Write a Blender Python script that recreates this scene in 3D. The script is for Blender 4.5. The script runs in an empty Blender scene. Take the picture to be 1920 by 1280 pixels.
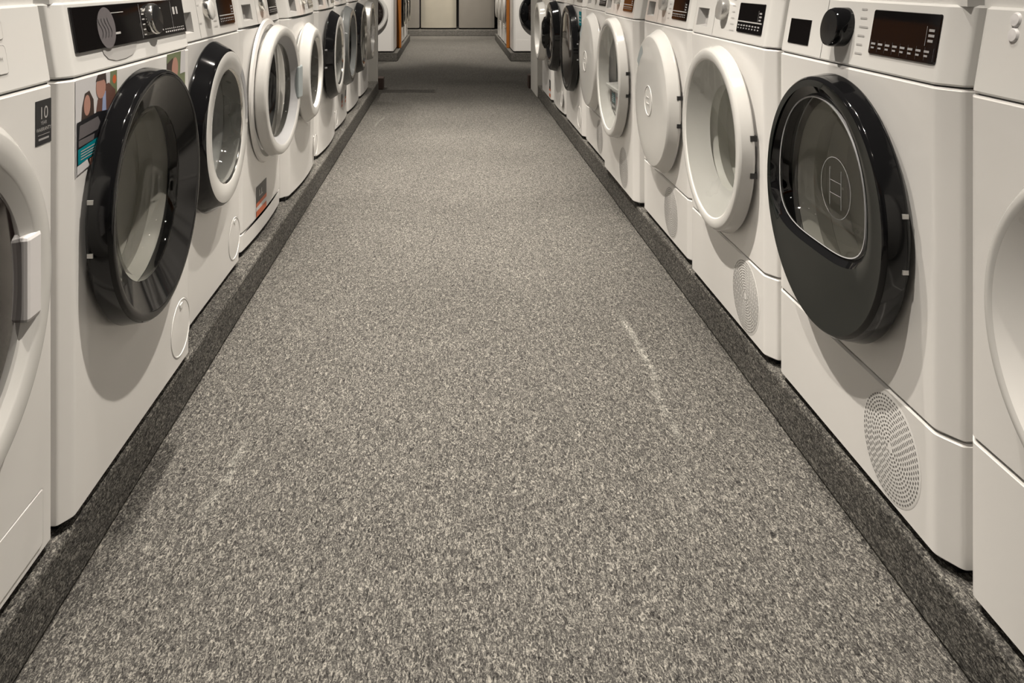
import bpy, bmesh, math, random
from math import sin, cos, pi, radians as R_

random.seed(4)
SC = bpy.context.scene
C = SC.collection

# ------------------------------------------------------------------ materials
def srgb(r, g, b):
    f = lambda c: (c/255/12.92) if c/255 <= .04045 else ((c/255+.055)/1.055)**2.4
    return (f(r), f(g), f(b), 1)

def mat(name, col, rough=.4, metal=0., coat=0., spec=.5, bump=None, mottle=0.):
    m = bpy.data.materials.new(name); m.use_nodes = True
    nt = m.node_tree; b = nt.nodes['Principled BSDF']
    b.inputs['Base Color'].default_value = (*col[:3], 1)
    b.inputs['Roughness'].default_value = rough
    b.inputs['Metallic'].default_value = metal
    b.inputs['Coat Weight'].default_value = coat
    b.inputs['Coat Roughness'].default_value = .06
    b.inputs['Specular IOR Level'].default_value = spec
    tc = nt.nodes.new('ShaderNodeTexCoord')
    n = nt.nodes.new('ShaderNodeTexNoise'); n.inputs['Scale'].default_value = 9; n.inputs['Detail'].default_value = 3
    nt.links.new(tc.outputs['Object'], n.inputs['Vector'])
    mr = nt.nodes.new('ShaderNodeMapRange')
    mr.inputs['To Min'].default_value = max(.02, rough-.04); mr.inputs['To Max'].default_value = rough+.04
    nt.links.new(n.outputs['Fac'], mr.inputs['Value']); nt.links.new(mr.outputs['Result'], b.inputs['Roughness'])
    if mottle:
        mx = nt.nodes.new('ShaderNodeMix'); mx.data_type = 'RGBA'
        mx.inputs[6].default_value = (*[c*(1-mottle) for c in col[:3]], 1)
        mx.inputs[7].default_value = (*[min(1, c*(1+mottle)) for c in col[:3]], 1)
        nt.links.new(n.outputs['Fac'], mx.inputs[0]); nt.links.new(mx.outputs[2], b.inputs['Base Color'])
    if bump:
        n2 = nt.nodes.new('ShaderNodeTexNoise'); n2.inputs['Scale'].default_value = bump[0]
        nt.links.new(tc.outputs['Object'], n2.inputs['Vector'])
        bp = nt.nodes.new('ShaderNodeBump'); bp.inputs['Strength'].default_value = bump[1]; bp.inputs['Distance'].default_value = .001
        nt.links.new(n2.outputs['Fac'], bp.inputs['Height']); nt.links.new(bp.outputs['Normal'], b.inputs['Normal'])
    return m

def glass(name, tint, refl=.12, rough=.03, alpha=.85):
    """thin clear glass: lets light through, reflects by fresnel"""
    m = bpy.data.materials.new(name); m.use_nodes = True
    nt = m.node_tree; nt.nodes.clear()
    o = nt.nodes.new('ShaderNodeOutputMaterial')
    t = nt.nodes.new('ShaderNodeBsdfTransparent'); t.inputs[0].default_value = (*[c*alpha for c in tint[:3]], 1)
    g = nt.nodes.new('ShaderNodeBsdfGlossy'); g.inputs['Roughness'].default_value = rough
    lw = nt.nodes.new('ShaderNodeLayerWeight'); lw.inputs[0].default_value = .25
    ad = nt.nodes.new('ShaderNodeMath'); ad.operation = 'MULTIPLY_ADD'; ad.inputs[1].default_value = .28; ad.inputs[2].default_value = refl*.30
    nt.links.new(lw.outputs['Fresnel'], ad.inputs[0])
    mx = nt.nodes.new('ShaderNodeMixShader')
    nt.links.new(ad.outputs[0], mx.inputs[0]); nt.links.new(t.outputs[0], mx.inputs[1]); nt.links.new(g.outputs[0], mx.inputs[2])
    nt.links.new(mx.outputs[0], o.inputs['Surface'])
    return m

M = {}
M['white']   = mat('white_enamel', (.76, .745, .725), .30, coat=.35, mottle=.015)
M['gloss']   = mat('white_gloss_plastic', (.70, .69, .67), .09, spec=.45, mottle=.01)
M['doorwhite'] = mat('white_door_plastic', (.60, .59, .57), .10, spec=.5, mottle=.01)
M['inner']   = mat('white_inner_plastic', (.80, .785, .76), .28, mottle=.02)
M['side']    = mat('white_side_enamel', (.72, .70, .70), .42, mottle=.02)
M['grey']    = mat('grey_plastic', (.36, .36, .37), .35, mottle=.05)
M['bluegrey']= mat('blue_grey_plastic', (.36, .40, .41), .30, mottle=.03)
M['pocket']  = mat('pocket_plastic', (.42, .41, .40), .4)
M['black']   = mat('black_gloss', (.005, .005, .0055), .07, spec=.42)
M['blackface'] = mat('black_glass_face', (.008, .010, .009), .10, spec=.22)
M['blacksat']= mat('black_satin', (.012, .012, .012), .35)
M['tinted']  = mat('dark_tinted_glass', (.012, .008, .007), .05, coat=.4)
M['display'] = mat('display_glass', (.008, .007, .007), .06, coat=.3)
M['rubber']  = mat('rubber_gasket', (.03, .03, .032), .55)
M['greyrub'] = mat('grey_rubber', (.40, .40, .39), .45)
M['steel']   = mat('drum_steel', (.78, .78, .76), .30, metal=.4, mottle=.10, bump=(160, .4))
M['chrome']  = mat('chrome', (.72, .70, .66), .16, metal=1.)
M['silver']  = mat('silver_plastic', (.55, .54, .52), .28, metal=.55)
M['dkgrey']  = mat('dark_grey_rim', (.10, .105, .105), .25, coat=.2)
M['dim']     = mat('brightened_inner', (.74, .73, .69), .5, mottle=.12)  # pale colour stands in for light missing behind the door glass
M['legend']  = mat('grey_print', (.34, .33, .33), .5)
M['lightprint'] = mat('light_print', (.42, .41, .40), .5)
M['darkslot']= mat('vent_slot', (.15, .145, .14), .6)
M['softslot']= mat('vent_groove', (.30, .29, .28), .6)
M['seam']    = mat('seam_shadow', (.10, .10, .10), .7)
M['orange']  = mat('orange_board', (.62, .19, .012), .5, mottle=.1)
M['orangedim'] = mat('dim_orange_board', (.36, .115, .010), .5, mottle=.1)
M['brown']   = mat('brown_board', (.055, .035, .028), .55, mottle=.2)
M['panelw']  = mat('white_board', (.60, .585, .55), .55, mottle=.03)
M['fsteel']  = mat('brushed_steel', (.66, .62, .52), .30, metal=.75, mottle=.04)
M['fgrey']   = mat('grey_steel_door', (.30, .28, .25), .36, metal=.7, mottle=.04)
M['wall']    = mat('dark_wall', (.05, .046, .042), .8, mottle=.1)
M['teal']    = mat('teal_print', (.0, .19, .23), .4)
M['stickblack'] = mat('black_sticker', (.012, .012, .014), .35)
M['stickgrey']  = mat('grey_sticker', (.12, .11, .115), .45)
M['stickorange']= mat('orange_sticker', (.55, .12, .04), .45)
M['paper']   = mat('pale_print', (.60, .59, .60), .4)
M['skin']    = mat('skin_print', (.42, .22, .17), .45)
M['hair']    = mat('dark_hair_print', (.045, .028, .022), .45)
M['jacket']  = mat('brown_jacket_print', (.13, .065, .05), .45)
M['shirt']   = mat('blue_shirt_print', (.30, .36, .55), .45)
M['green']   = mat('green_print', (.16, .19, .10), .45)
M['red']     = mat('red_print', (.35, .03, .04), .45)
M['glass']   = glass('door_glass_clear', (.92, .93, .92))
M['smoke']   = glass('door_glass_smoked', (.70, .70, .68), refl=.16)
M['dark']    = glass('door_glass_dark', (.20, .20, .20), refl=.16)

def carpet():
    m = bpy.data.materials.new('grey_needlefelt_carpet'); m.use_nodes = True
    nt = m.node_tree; b = nt.nodes['Principled BSDF']; L = nt.links.new
    N = lambda t: nt.nodes.new(t)
    geo = N('ShaderNodeNewGeometry'); pos = geo.outputs['Position']
    def noise(scale, detail=2., dist=0., rough=.5, vec=None):
        n = N('ShaderNodeTexNoise'); n.inputs['Scale'].default_value = scale; n.inputs['Detail'].default_value = detail
        n.inputs['Distortion'].default_value = dist; n.inputs['Roughness'].default_value = rough
        L(vec or pos, n.inputs['Vector']); return n.outputs['Fac']
    def mth(op, a, c=None, clamp=False):
        n = N('ShaderNodeMath'); n.operation = op; n.use_clamp = clamp
        for i, v in enumerate((a, c)):
            if v is None: continue
            if isinstance(v, (int, float)): n.inputs[i].default_value = v
            else: L(v, n.inputs[i])
        return n.outputs[0]
    def fibres(rot, sc_):
        mp = N('ShaderNodeMapping'); mp.inputs['Rotation'].default_value = (0, 0, R_(rot)); mp.inputs['Scale'].default_value = (1, .38, .8)
        L(pos, mp.inputs['Vector']); return noise(sc_, 2., 1.6, .6, mp.outputs[0])
    sel = mth('MULTIPLY', mth('SUBTRACT', noise(60, 1.), .44, True), 8, True)
    fa, fb_ = fibres(28, 215), fibres(-38, 215)
    fib = mth('ADD', mth('MULTIPLY', fa, sel), mth('MULTIPLY', fb_, mth('SUBTRACT', 1., sel)))   # short curled fibres
    fib2 = noise(420, 1.5, .8)                # hair-fine speckle
    mix = mth('ADD', mth('MULTIPLY', fib, .72), mth('MULTIPLY', fib2, .28))
    cr = N('ShaderNodeValToRGB'); e = cr.color_ramp.elements
    e[0].position = .36; e[0].color = (.013, .012, .0115, 1)
    e[1].position = .66; e[1].color = (.27, .256, .228, 1)
    k = e.new(.50); k.color = (.066, .0625, .058, 1)
    L(mix, cr.inputs[0])
    big = mth('MULTIPLY_ADD', noise(2.2, 3.), .30); nt.nodes[-1].inputs[2].default_value = .85
    # worn chalky scuffs: long thin strokes along the aisle, given in metres
    sx = N('ShaderNodeSeparateXYZ'); L(pos, sx.inputs[0]); X, Y, Z = sx.outputs
    wob = mth('MULTIPLY', mth('SUBTRACT', noise(7, 3.), .5), .035)
    Xw = mth('ADD', X, wob)
    total = None
    for (x0, slope, yc, half, w, s) in ((.4935, -.012, 2.12, .20, .014, .62), (.486, .05, 1.80, .16, .014, .34), (-.432, .1, 1.56, .13, .014, .36),
                                   (.455, .2, 1.52, .12, .02, .10), (-.474, .1, 5.40, .22, .012, .35), (-.30, .4, 2.4, .3, .03, .05)):
        dx = mth('SUBTRACT', mth('SUBTRACT', Xw, x0), mth('MULTIPLY', mth('SUBTRACT', Y, yc), slope))
        a = mth('SUBTRACT', 1., mth('ABSOLUTE', mth('DIVIDE', dx, w)), True)
        c = mth('SUBTRACT', 1., mth('POWER', mth('ABSOLUTE', mth('DIVIDE', mth('SUBTRACT', Y, yc), half)), 4.), True)
        v = mth('MULTIPLY', mth('MULTIPLY', a, c), s)
        total = v if total is None else mth('ADD', total, v)
    patchy = mth('MULTIPLY', mth('SUBTRACT', noise(34, 2.), .30, True), 2.6, True)
    total = mth('MULTIPLY', mth('MULTIPLY', total, patchy), mth('MULTIPLY', mth('SUBTRACT', mix, .36, True), 4.2), True)
    hs = N('ShaderNodeMix'); hs.data_type = 'RGBA'; hs.blend_type = 'MULTIPLY'; hs.inputs[0].default_value = 1
    comb = N('ShaderNodeCombineColor')
    for i in range(3): L(big, comb.inputs[i])
    L(cr.outputs[0], hs.inputs[6]); L(comb.outputs[0], hs.inputs[7])
    sc = N('ShaderNodeMix'); sc.data_type = 'RGBA'
    L(total, sc.inputs[0]); L(hs.outputs[2], sc.inputs[6]); sc.inputs[7].default_value = (.52, .51, .46, 1)
    L(sc.outputs[2], b.inputs['Base Color'])
    b.inputs['Roughness'].default_value = .95; b.inputs['Specular IOR Level'].default_value = .15
    bp = N('ShaderNodeBump'); bp.inputs['Strength'].default_value = .55; bp.inputs['Distance'].default_value = .003
    L(mix, bp.inputs['Height']); L(bp.outputs['Normal'], b.inputs['Normal'])
    return m
M['carpet'] = carpet()

# ------------------------------------------------------------------ mesh building
class MB:
    def __init__(s): s.v = []; s.f = []; s.m = []; s.sm = []
    def add(s, vs, fs, mi=0, smooth=False):
        o = len(s.v); s.v += [tuple(v) for v in vs]
        for f in fs: s.f.append([i+o for i in f]); s.m.append(mi); s.sm.append(smooth)
        return s
    def quad(s, a, b, c, d, mi=0): return s.add([a, b, c, d], [(0, 1, 2, 3)], mi)
    def box(s, x0, x1, y0, y1, z0, z1, mi=0):
        vs = [(x, y, z) for z in (z0, z1) for y in (y0, y1) for x in (x0, x1)]
        return s.add(vs, [(0, 2, 3, 1), (4, 5, 7, 6), (0, 1, 5, 4), (2, 6, 7, 3), (0, 4, 6, 2), (1, 3, 7, 5)], mi)
    def lathe(s, prof, cx=0, cz=0, y0=0, n=72, mi=0, cap=False, shape=None, smooth=True, fy=None):
        """prof: (radius, t) with t = how far it stands out of the front; shape(angle) scales the radius when given as third value 1"""
        vs = []; fs = []
        for p in prof:
            for k in range(n):
                a = 2*pi*k/n; r = p[0]
                if shape and len(p) > 2: r = p[0] + (shape(a)*p[3] - p[0])*p[2] if len(p) > 3 else shape(a)*p[0]
                vs.append((cx + r*cos(a), y0 - p[1], cz + r*sin(a)))
        for j in range(len(prof)-1):
            for k in range(n):
                k2 = (k+1) % n
                fs.append((j*n+k, j*n+k2, (j+1)*n+k2, (j+1)*n+k))
        if cap: fs.append(tuple(range((len(prof)-1)*n, len(prof)*n)))
        return s.add(vs, fs, mi, smooth)
    def build(s, name, mats, parent=None, bevel=0, sharp=35):
        if not isinstance(mats, (list, tuple)): mats = [mats]
        me = bpy.data.meshes.new(name); me.from_pydata(s.v, [], s.f)
        for m in mats: me.materials.append(m)
        for i, p in enumerate(me.polygons): p.material_index = s.m[i]; p.use_smooth = s.sm[i]
        bm = bmesh.new(); bm.from_mesh(me)
        bmesh.ops.remove_doubles(bm, verts=bm.verts, dist=.00005)
        bmesh.ops.recalc_face_normals(bm, faces=bm.faces)
        for e in bm.edges:
            if len(e.link_faces) == 2 and e.calc_face_angle(0) > R_(sharp): e.smooth = False
        bm.to_mesh(me); bm.free()
        o = bpy.data.objects.new(name, me); C.objects.link(o)
        if parent: o.parent = parent
        if bevel:
            b = o.modifiers.new('bevel', 'BEVEL'); b.width = bevel; b.segments = 2; b.limit_method = 'ANGLE'; b.harden_normals = False
        return o

def thing(name, label, cat, loc, rz=0, group=None):
    o = bpy.data.objects.new(name, None); C.objects.link(o)
    o.location = loc; o.rotation_euler = (0, 0, rz); o['label'] = label; o['category'] = cat
    o.empty_display_size = .1
    if group: o['group'] = group
    return o

def struct(o, label=None):
    o['kind'] = 'structure'
    if label: o['label'] = label
    return o

def text_mesh(s, size, name, material, parent, place):
    """flat lettering; place(u, v) -> local point"""
    cu = bpy.data.curves.new('lettering', 'FONT'); cu.body = s; cu.size = size; cu.align_x = 'CENTER'; cu.align_y = 'CENTER'
    t = bpy.data.objects.new('lettering', cu); C.objects.link(t)
    bpy.context.view_layer.update()
    me = bpy.data.meshes.new_from_object(t.evaluated_get(bpy.context.evaluated_depsgraph_get()))
    bpy.data.objects.remove(t); bpy.data.curves.remove(cu)
    for v in me.vertices: v.co = place(v.co.x, v.co.y)
    me.materials.clear(); me.materials.append(material)
    o = bpy.data.objects.new(name, me); C.objects.link(o); o.parent = parent
    return o

# ------------------------------------------------------------------ the machine
H_TOP, Z_SEAM, DEPTH = .850, .710, .56
TILT = .17

CORNER = [(0, 0), (.10, .006), (.20, .04), (.28, .10), (.40, .21), (.86, .70), (.93, .79), (.98, .89), (1, 1)]

def section(mb, w, z0, z1, rc, bow, hole=None, tilt=0., front=True, frontx=None):
    """one band of the cabinet shell: rounded vertical corners, lipped seams, optional round opening"""
    lip = .0035; N = 8
    fb = lambda x: bow*(2*x/w)**2
    def pt(x, y, z, ins):
        yy = y + (tilt*(z-Z_SEAM) if tilt else 0)
        return (x, yy, z)
    def outline(ins):
        p = []
        a = w/2 - ins
        p.append((-a, DEPTH))
        for u, v in reversed(CORNER): p.append((-w/2+rc - u*(rc-ins), ins + v*rc*.62))
        for u, v in CORNER: p.append((w/2-rc + u*(rc-ins), ins + v*rc*.62))
        p.append((a, DEPTH))
        return [(x, y + (fb(x) if y < DEPTH-.01 else 0)) for x, y in p]
    lev = [(z0, lip), (z0+lip, 0), (z1-lip, 0), (z1, lip)]
    vs = []; fs = []
    for z, i in lev: vs += [pt(x, y, z, i) for x, y in outline(i)]
    n = 2*N+4
    nm = n // 2 - 1       # index of the front flat segment
    for j in range(3):
        for k in range(n-1):
            if k == nm and j == 1: continue
            fs.append((j*n+k, j*n+k+1, (j+1)*n+k+1, (j+1)*n+k))
    mb.add(vs, fs, 0, True)
    mb.add([vs[i] for i in range(n)], [tuple(range(n))], 0)
    mb.add([vs[3*n+i] for i in range(n)], [tuple(range(n))], 0)
    ax = w/2-rc; zA, zB = z0+lip, z1-lip
    F = lambda x, z: (x, fb(x) + (tilt*(z-Z_SEAM) if tilt else 0), z)
    if not front: return F, ax, zA, zB
    if hole:
        cx, cz, r = hole; K = 96; rings = 6
        vs = []; fs = []
        ang = [2*pi*k/K for k in range(K)]
        for cxx, czz in ((-ax, zA), (ax, zA), (ax, zB), (-ax, zB)):   # make rays hit the corners exactly
            t = math.atan2(czz-cz, cxx-cx) % (2*pi)
            i = min(range(K), key=lambda q: abs(ang[q]-t)); ang[i] = t
        for q in range(rings+1):
            u = q/rings
            for a in ang:
                dx, dz = cos(a), sin(a)
                tx = ((ax if dx > 0 else -ax)-cx)/dx if abs(dx) > 1e-9 else 1e9
                tz = ((zB if dz > 0 else zA)-cz)/dz if abs(dz) > 1e-9 else 1e9
                t = min(tx, tz); rr = r + (t-r)*u
                vs.append(F(cx+rr*dx, cz+rr*dz))
        for q in range(rings):
            for k in range(K):
                k2 = (k+1) % K
                fs.append((q*K+k, q*K+k2, (q+1)*K+k2, (q+1)*K+k))
        mb.add(vs, fs, 0, True)
    else:
        xs = [-ax + 2*ax*i/10 for i in range(11)] if frontx is None else frontx
        for i in range(len(xs)-1):
            mb.quad(F(xs[i], zA), F(xs[i+1], zA), F(xs[i+1], zB), F(xs[i], zB)); mb.sm[-1] = True
    return F, ax, zA, zB

def rrect(x0, x1, z0, z1, r, n=5):
    p = []
    for cx, cz, a0 in ((x1-r, z0+r, -pi/2), (x1-r, z1-r, 0), (x0+r, z1-r, pi/2), (x0+r, z0+r, pi)):
        for k in range(n+1):
            a = a0 + pi/2*k/n; p.append((cx+r*cos(a), cz+r*sin(a)))
    return p

def plate(P, outline, t0, t1, mb=None, mi=0):
    """outline lifted off a surface P(x, z, off)"""
    mb = mb or MB(); n = len(outline); b = .0012 if t1-t0 > .003 else 0
    cx = sum(p[0] for p in outline)/n; cz = sum(p[1] for p in outline)/n
    vs = [P(x, z, t0) for x, z in outline] + [P(x, z, t1-b) for x, z in outline] + [P(x+(cx-x)*b*14, z+(cz-z)*b*14, t1) for x, z in outline]
    fs = []
    for j in range(2):
        for k in range(n): fs.append((j*n+k, j*n+(k+1) % n, (j+1)*n+(k+1) % n, (j+1)*n+k))
    fs.append(tuple(range(2*n, 3*n)))
    return mb.add(vs, fs, mi)

def bars(P, rects, off=.0006, mb=None, mi=0):
    mb = mb or MB()
    for x0, x1, z0, z1 in rects: mb.quad(P(x0, z0, off), P(x1, z0, off), P(x1, z1, off), P(x0, z1, off), mi)
    return mb

def arc_quads(cx, cz, r0, r1, a0, a1, t, n=14, mb=None, mi=0):
    mb = mb or MB()
    for k in range(n):
        a, b = a0+(a1-a0)*k/n, a0+(a1-a0)*(k+1)/n
        mb.quad((cx+r0*cos(a), -t, cz+r0*sin(a)), (cx+r0*cos(b), -t, cz+r0*sin(b)), (cx+r1*cos(b), -t, cz+r1*sin(b)), (cx+r1*cos(a), -t, cz+r1*sin(a)), mi)
    return mb

def window_shape(a):            # rounded window with a flattened foot
    x, z = cos(a), sin(a)
    top = .172
    if z >= 0: return top
    # superellipse for the lower half, 0.172 wide and 0.095 deep
    n = 3.4
    return 1/((abs(x)/.172)**n + (abs(z)/.098)**n)**(1/n)

def machine(name, label, cat, loc, rz, w, near, door, group=None, seam=None, rc=.03, bow=0., grille=None, flt=None, dial='silver',
            layout='drawer', pocket='grey', disp=True, extra=None, detail=True):
    """near = -1 when the hinge side is the viewer's left, +1 when it is the right"""
    root = thing(name, label, cat, loc, rz, group)
    hw = w/2
    dz = door['z']; dx = door.get('x', 0)
    # ---- base, cabinet, plinth panel
    MB().box(-hw+.02, hw-.02, .025, DEPTH-.02, 0, .018).build('base', M['blacksat'], root)
    hole = None
    if door['kind'] != 'solid': hole = (dx, dz, door['rg']+.012)
    mb = MB()
    zlow = .015
    if seam:
        lo = MB(); section(lo, w, .015, seam-.0012, rc, bow); lo.build('lower_panel', M['white'], root)
        zlow = seam+.0012
    section(mb, w, zlow, Z_SEAM-.0012, rc, bow, hole)
    mb.build('cabinet', M['white'], root)
    # ---- control panel with its drawer
    mb = MB()
    F, ax, zA, zB = section(mb, w, Z_SEAM+.0012, H_TOP-.02, rc, bow, tilt=TILT, front=False)
    mb.box(-hw+.004, hw-.004, .03, DEPTH, H_TOP-.022, H_TOP)
    P = lambda x, z, off=0: (F(x, z)[0], F(x, z)[1]-off, z)
    FL = lambda x, z, off=0: (x, bow*(2*x/w)**2-off, z)
    x_d = -ax
    if layout == 'drawer':
        x_d = -ax + .17*w/.6
        hx0, hx1 = -ax+.02, -ax+.115
        hz0, hz1 = .733, .784
        d = MB()
        xs = [-ax, hx0, hx1, x_d-.001]; zs = [zA, hz0, hz1, zB]
        for i in range(3):
            for j in range(3):
                if i == 1 and j == 1: continue
                d.quad(P(xs[i], zs[j]), P(xs[i+1], zs[j]), P(xs[i+1], zs[j+1]), P(xs[i], zs[j+1]))
        dr = d.build('detergent_drawer', M['gloss'], root)
        pk = MB(); q = -.022
        o = [(hx0, hz0), (hx1, hz0), (hx1, hz1), (hx0, hz1)]; i_ = [(hx0+.012, hz0+.004), (hx1-.004, hz0+.004), (hx1-.004, hz1-.004), (hx0+.012, hz1-.004)]
        for k in range(4):
            a, b = o[k], o[(k+1) % 4]; c, e = i_[(k+1) % 4], i_[k]
            pk.quad(P(*a), P(*b), P(*c, q), P(*e, q))
        pk.quad(*[P(*p, q) for p in i_])
        pk.build('handle', M['black'] if pocket == 'black' else M['pocket'], dr)
        if pocket == 'black':
            plate(P, [(x, z) for x, z in o], -.0005, .0012).build('handle', M['display'], dr)
        bars(P, [(x_d-.0012, x_d+.0002, zA, zB)], .0003).build('panel_seam', M['seam'], root)
    for i in range(8):
        a, b = x_d + (ax-x_d)*i/8, x_d + (ax-x_d)*(i+1)/8
        mb.quad(P(a, zA), P(b, zA), P(b, zB), P(a, zB))
    mb.build('control_panel', M['gloss'], root)
    bars(P, [(-hw+rc, ax, Z_SEAM-.0014, Z_SEAM+.0014)], -.004).build('panel_seam', M['seam'], root)
    def knob(x, z, r, t, side, cap, edge=None):
        k = MB().lathe([(r*1.0, 0), (r*1.0, t-.006), (r*.93, t-.001), (r*.86, t)], 0, 0, n=40)
        k.lathe([(r*.86, t), (0.0001, t-.0015)], n=40, mi=1)
        if edge is not None: k.lathe([(r*1.03, 0), (r*1.03, .012), (r*1.0, .014)], n=40, mi=2)
        for i, v in enumerate(k.v):
            yb = P(x+v[0], z+v[2])[1]; k.v[i] = (x+v[0], yb+v[1], z+v[2])
        return k.build('program_knob', [side, cap, edge or side], root)
    if layout == 'drawer':
        kx = door.get('kx', -.02)
        if dial == 'black': knob(kx, .779, .036, .030, M['black'], M['blacksat'])
        elif dial == 'white': knob(kx, .785, .027, .018, M['gloss'], M['gloss'], M['chrome'])
        else: knob(kx, .787, .028, .019, M['silver'], M['silver'])
        if detail:
            rr = []
            for s in (-1, 1):
                for q in range(6):
                    z = .735 + q*.0155; L_ = .018+.012*random.random()
                    x0 = kx + s*.052 - (L_ if s < 0 else 0)
                    if s < 0 and x0 < x_d+.004: continue
                    rr.append((x0, x0+L_, z, z+.0032))
            bars(P, rr).build('lettering', M['lightprint'], root)
        if disp:
            if dial == 'black': d0, d1, z0, z1 = .077, .262, .740, .815
            else: d0, d1, z0, z1 = .085, .245, .736, .808
            d0 *= w/.6; d1 *= w/.6
            ds = plate(P, rrect(d0, d1, z0, z1, .004), -.001, .0022).build('display', M['display'], root)
            if detail:
                rr = []
                n = 8
                for q in range(n):
                    x = d0+.008+(d1-d0-.016)*q/n; cw = (d1-d0)/n*.62
                    rr += [(x, x+cw*.9, z0+.016, z0+.0195), (x+.001, x+cw*.7, z0+.0095, z0+.0125)]
                rr += [(d1-.025, d1-.010, z0+.040, z0+.044), (d1-.025, d1-.012, z0+.032, z0+.036), (d1-.025, d1-.011, z0+.048, z0+.052), (d1-.031, d1-.0302, z0+.026, z0+.056)]
                bars(P, rr, .0028).build('lettering', M['legend'], ds)
                if dial == 'black':
                    bars(P, [(d0+.006+(d1-d0-.012)*q/8, d0+.0065+(d1-d0-.012)*q/8, z0+.004, z0+.024) for q in range(9)], .0027).build('key_divider', M['stickgrey'], ds)
                else:
                    bars(P, [(d0+.004, d1-.004, z0+.0255, z0+.0285)], .0027).build('line_marking', M['lightprint'], ds)
    # ---- lower furniture
    if grille:
        gx, gz, gr, style = grille
        g = MB().lathe([(gr+.003, .0002), (gr, .0009)], gx, gz, n=48)
        g.lathe([(gr, .0009), (.0001, .0009)], gx, gz, n=48)
        r = gr-.003
        k = 0
        while r > .006:
            cell = .0085 if style == 'dots' else .02
            n = max(5, int(2*pi*r/cell)); 
            for q in range(n):
                a = 2*pi*(q + .5*(k % 2))/n; h = pi/n*(.56 if style == 'dots' else .9)
                t = .0013
                g.quad(*[(gx+rr*cos(aa), -t, gz+rr*sin(aa)) for rr, aa in ((r-.0012, a-h), (r-.0012, a+h), (r+.0012, a+h), (r+.0012, a-h))], 1)
            r -= .0058; k += 1
        g.build('vent_grille', [M['white'], M['darkslot' if style == 'dots' else 'softslot']], root)
    if flt:
        fx, fz, fr = flt
        g = MB().lathe([(fr+.002, .0001), (fr+.001, .0014), (fr-.0012, .0014), (fr-.002, .0003)], fx, fz, n=56)
        g.lathe([(fr-.002, .0003), (fr*.6, .0012), (.0001, .0016)], fx, fz, n=56)
        g.lathe([(fr+.0034, .0003), (fr+.002, .0003)], fx, fz, n=56, mi=1)
        f_ = g.build('filter_cover', [M['white'], M['pocket']], root)
        plate(FL, rrect(fx-.009, fx+.009, fz+fr-.016, fz+fr-.006, .003), .001, .0035).build('latch', M['gloss'], f_)
    # ---- door
    build_door(root, door, near)
    if extra: extra(root, P, FL, w)
    return root

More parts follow.
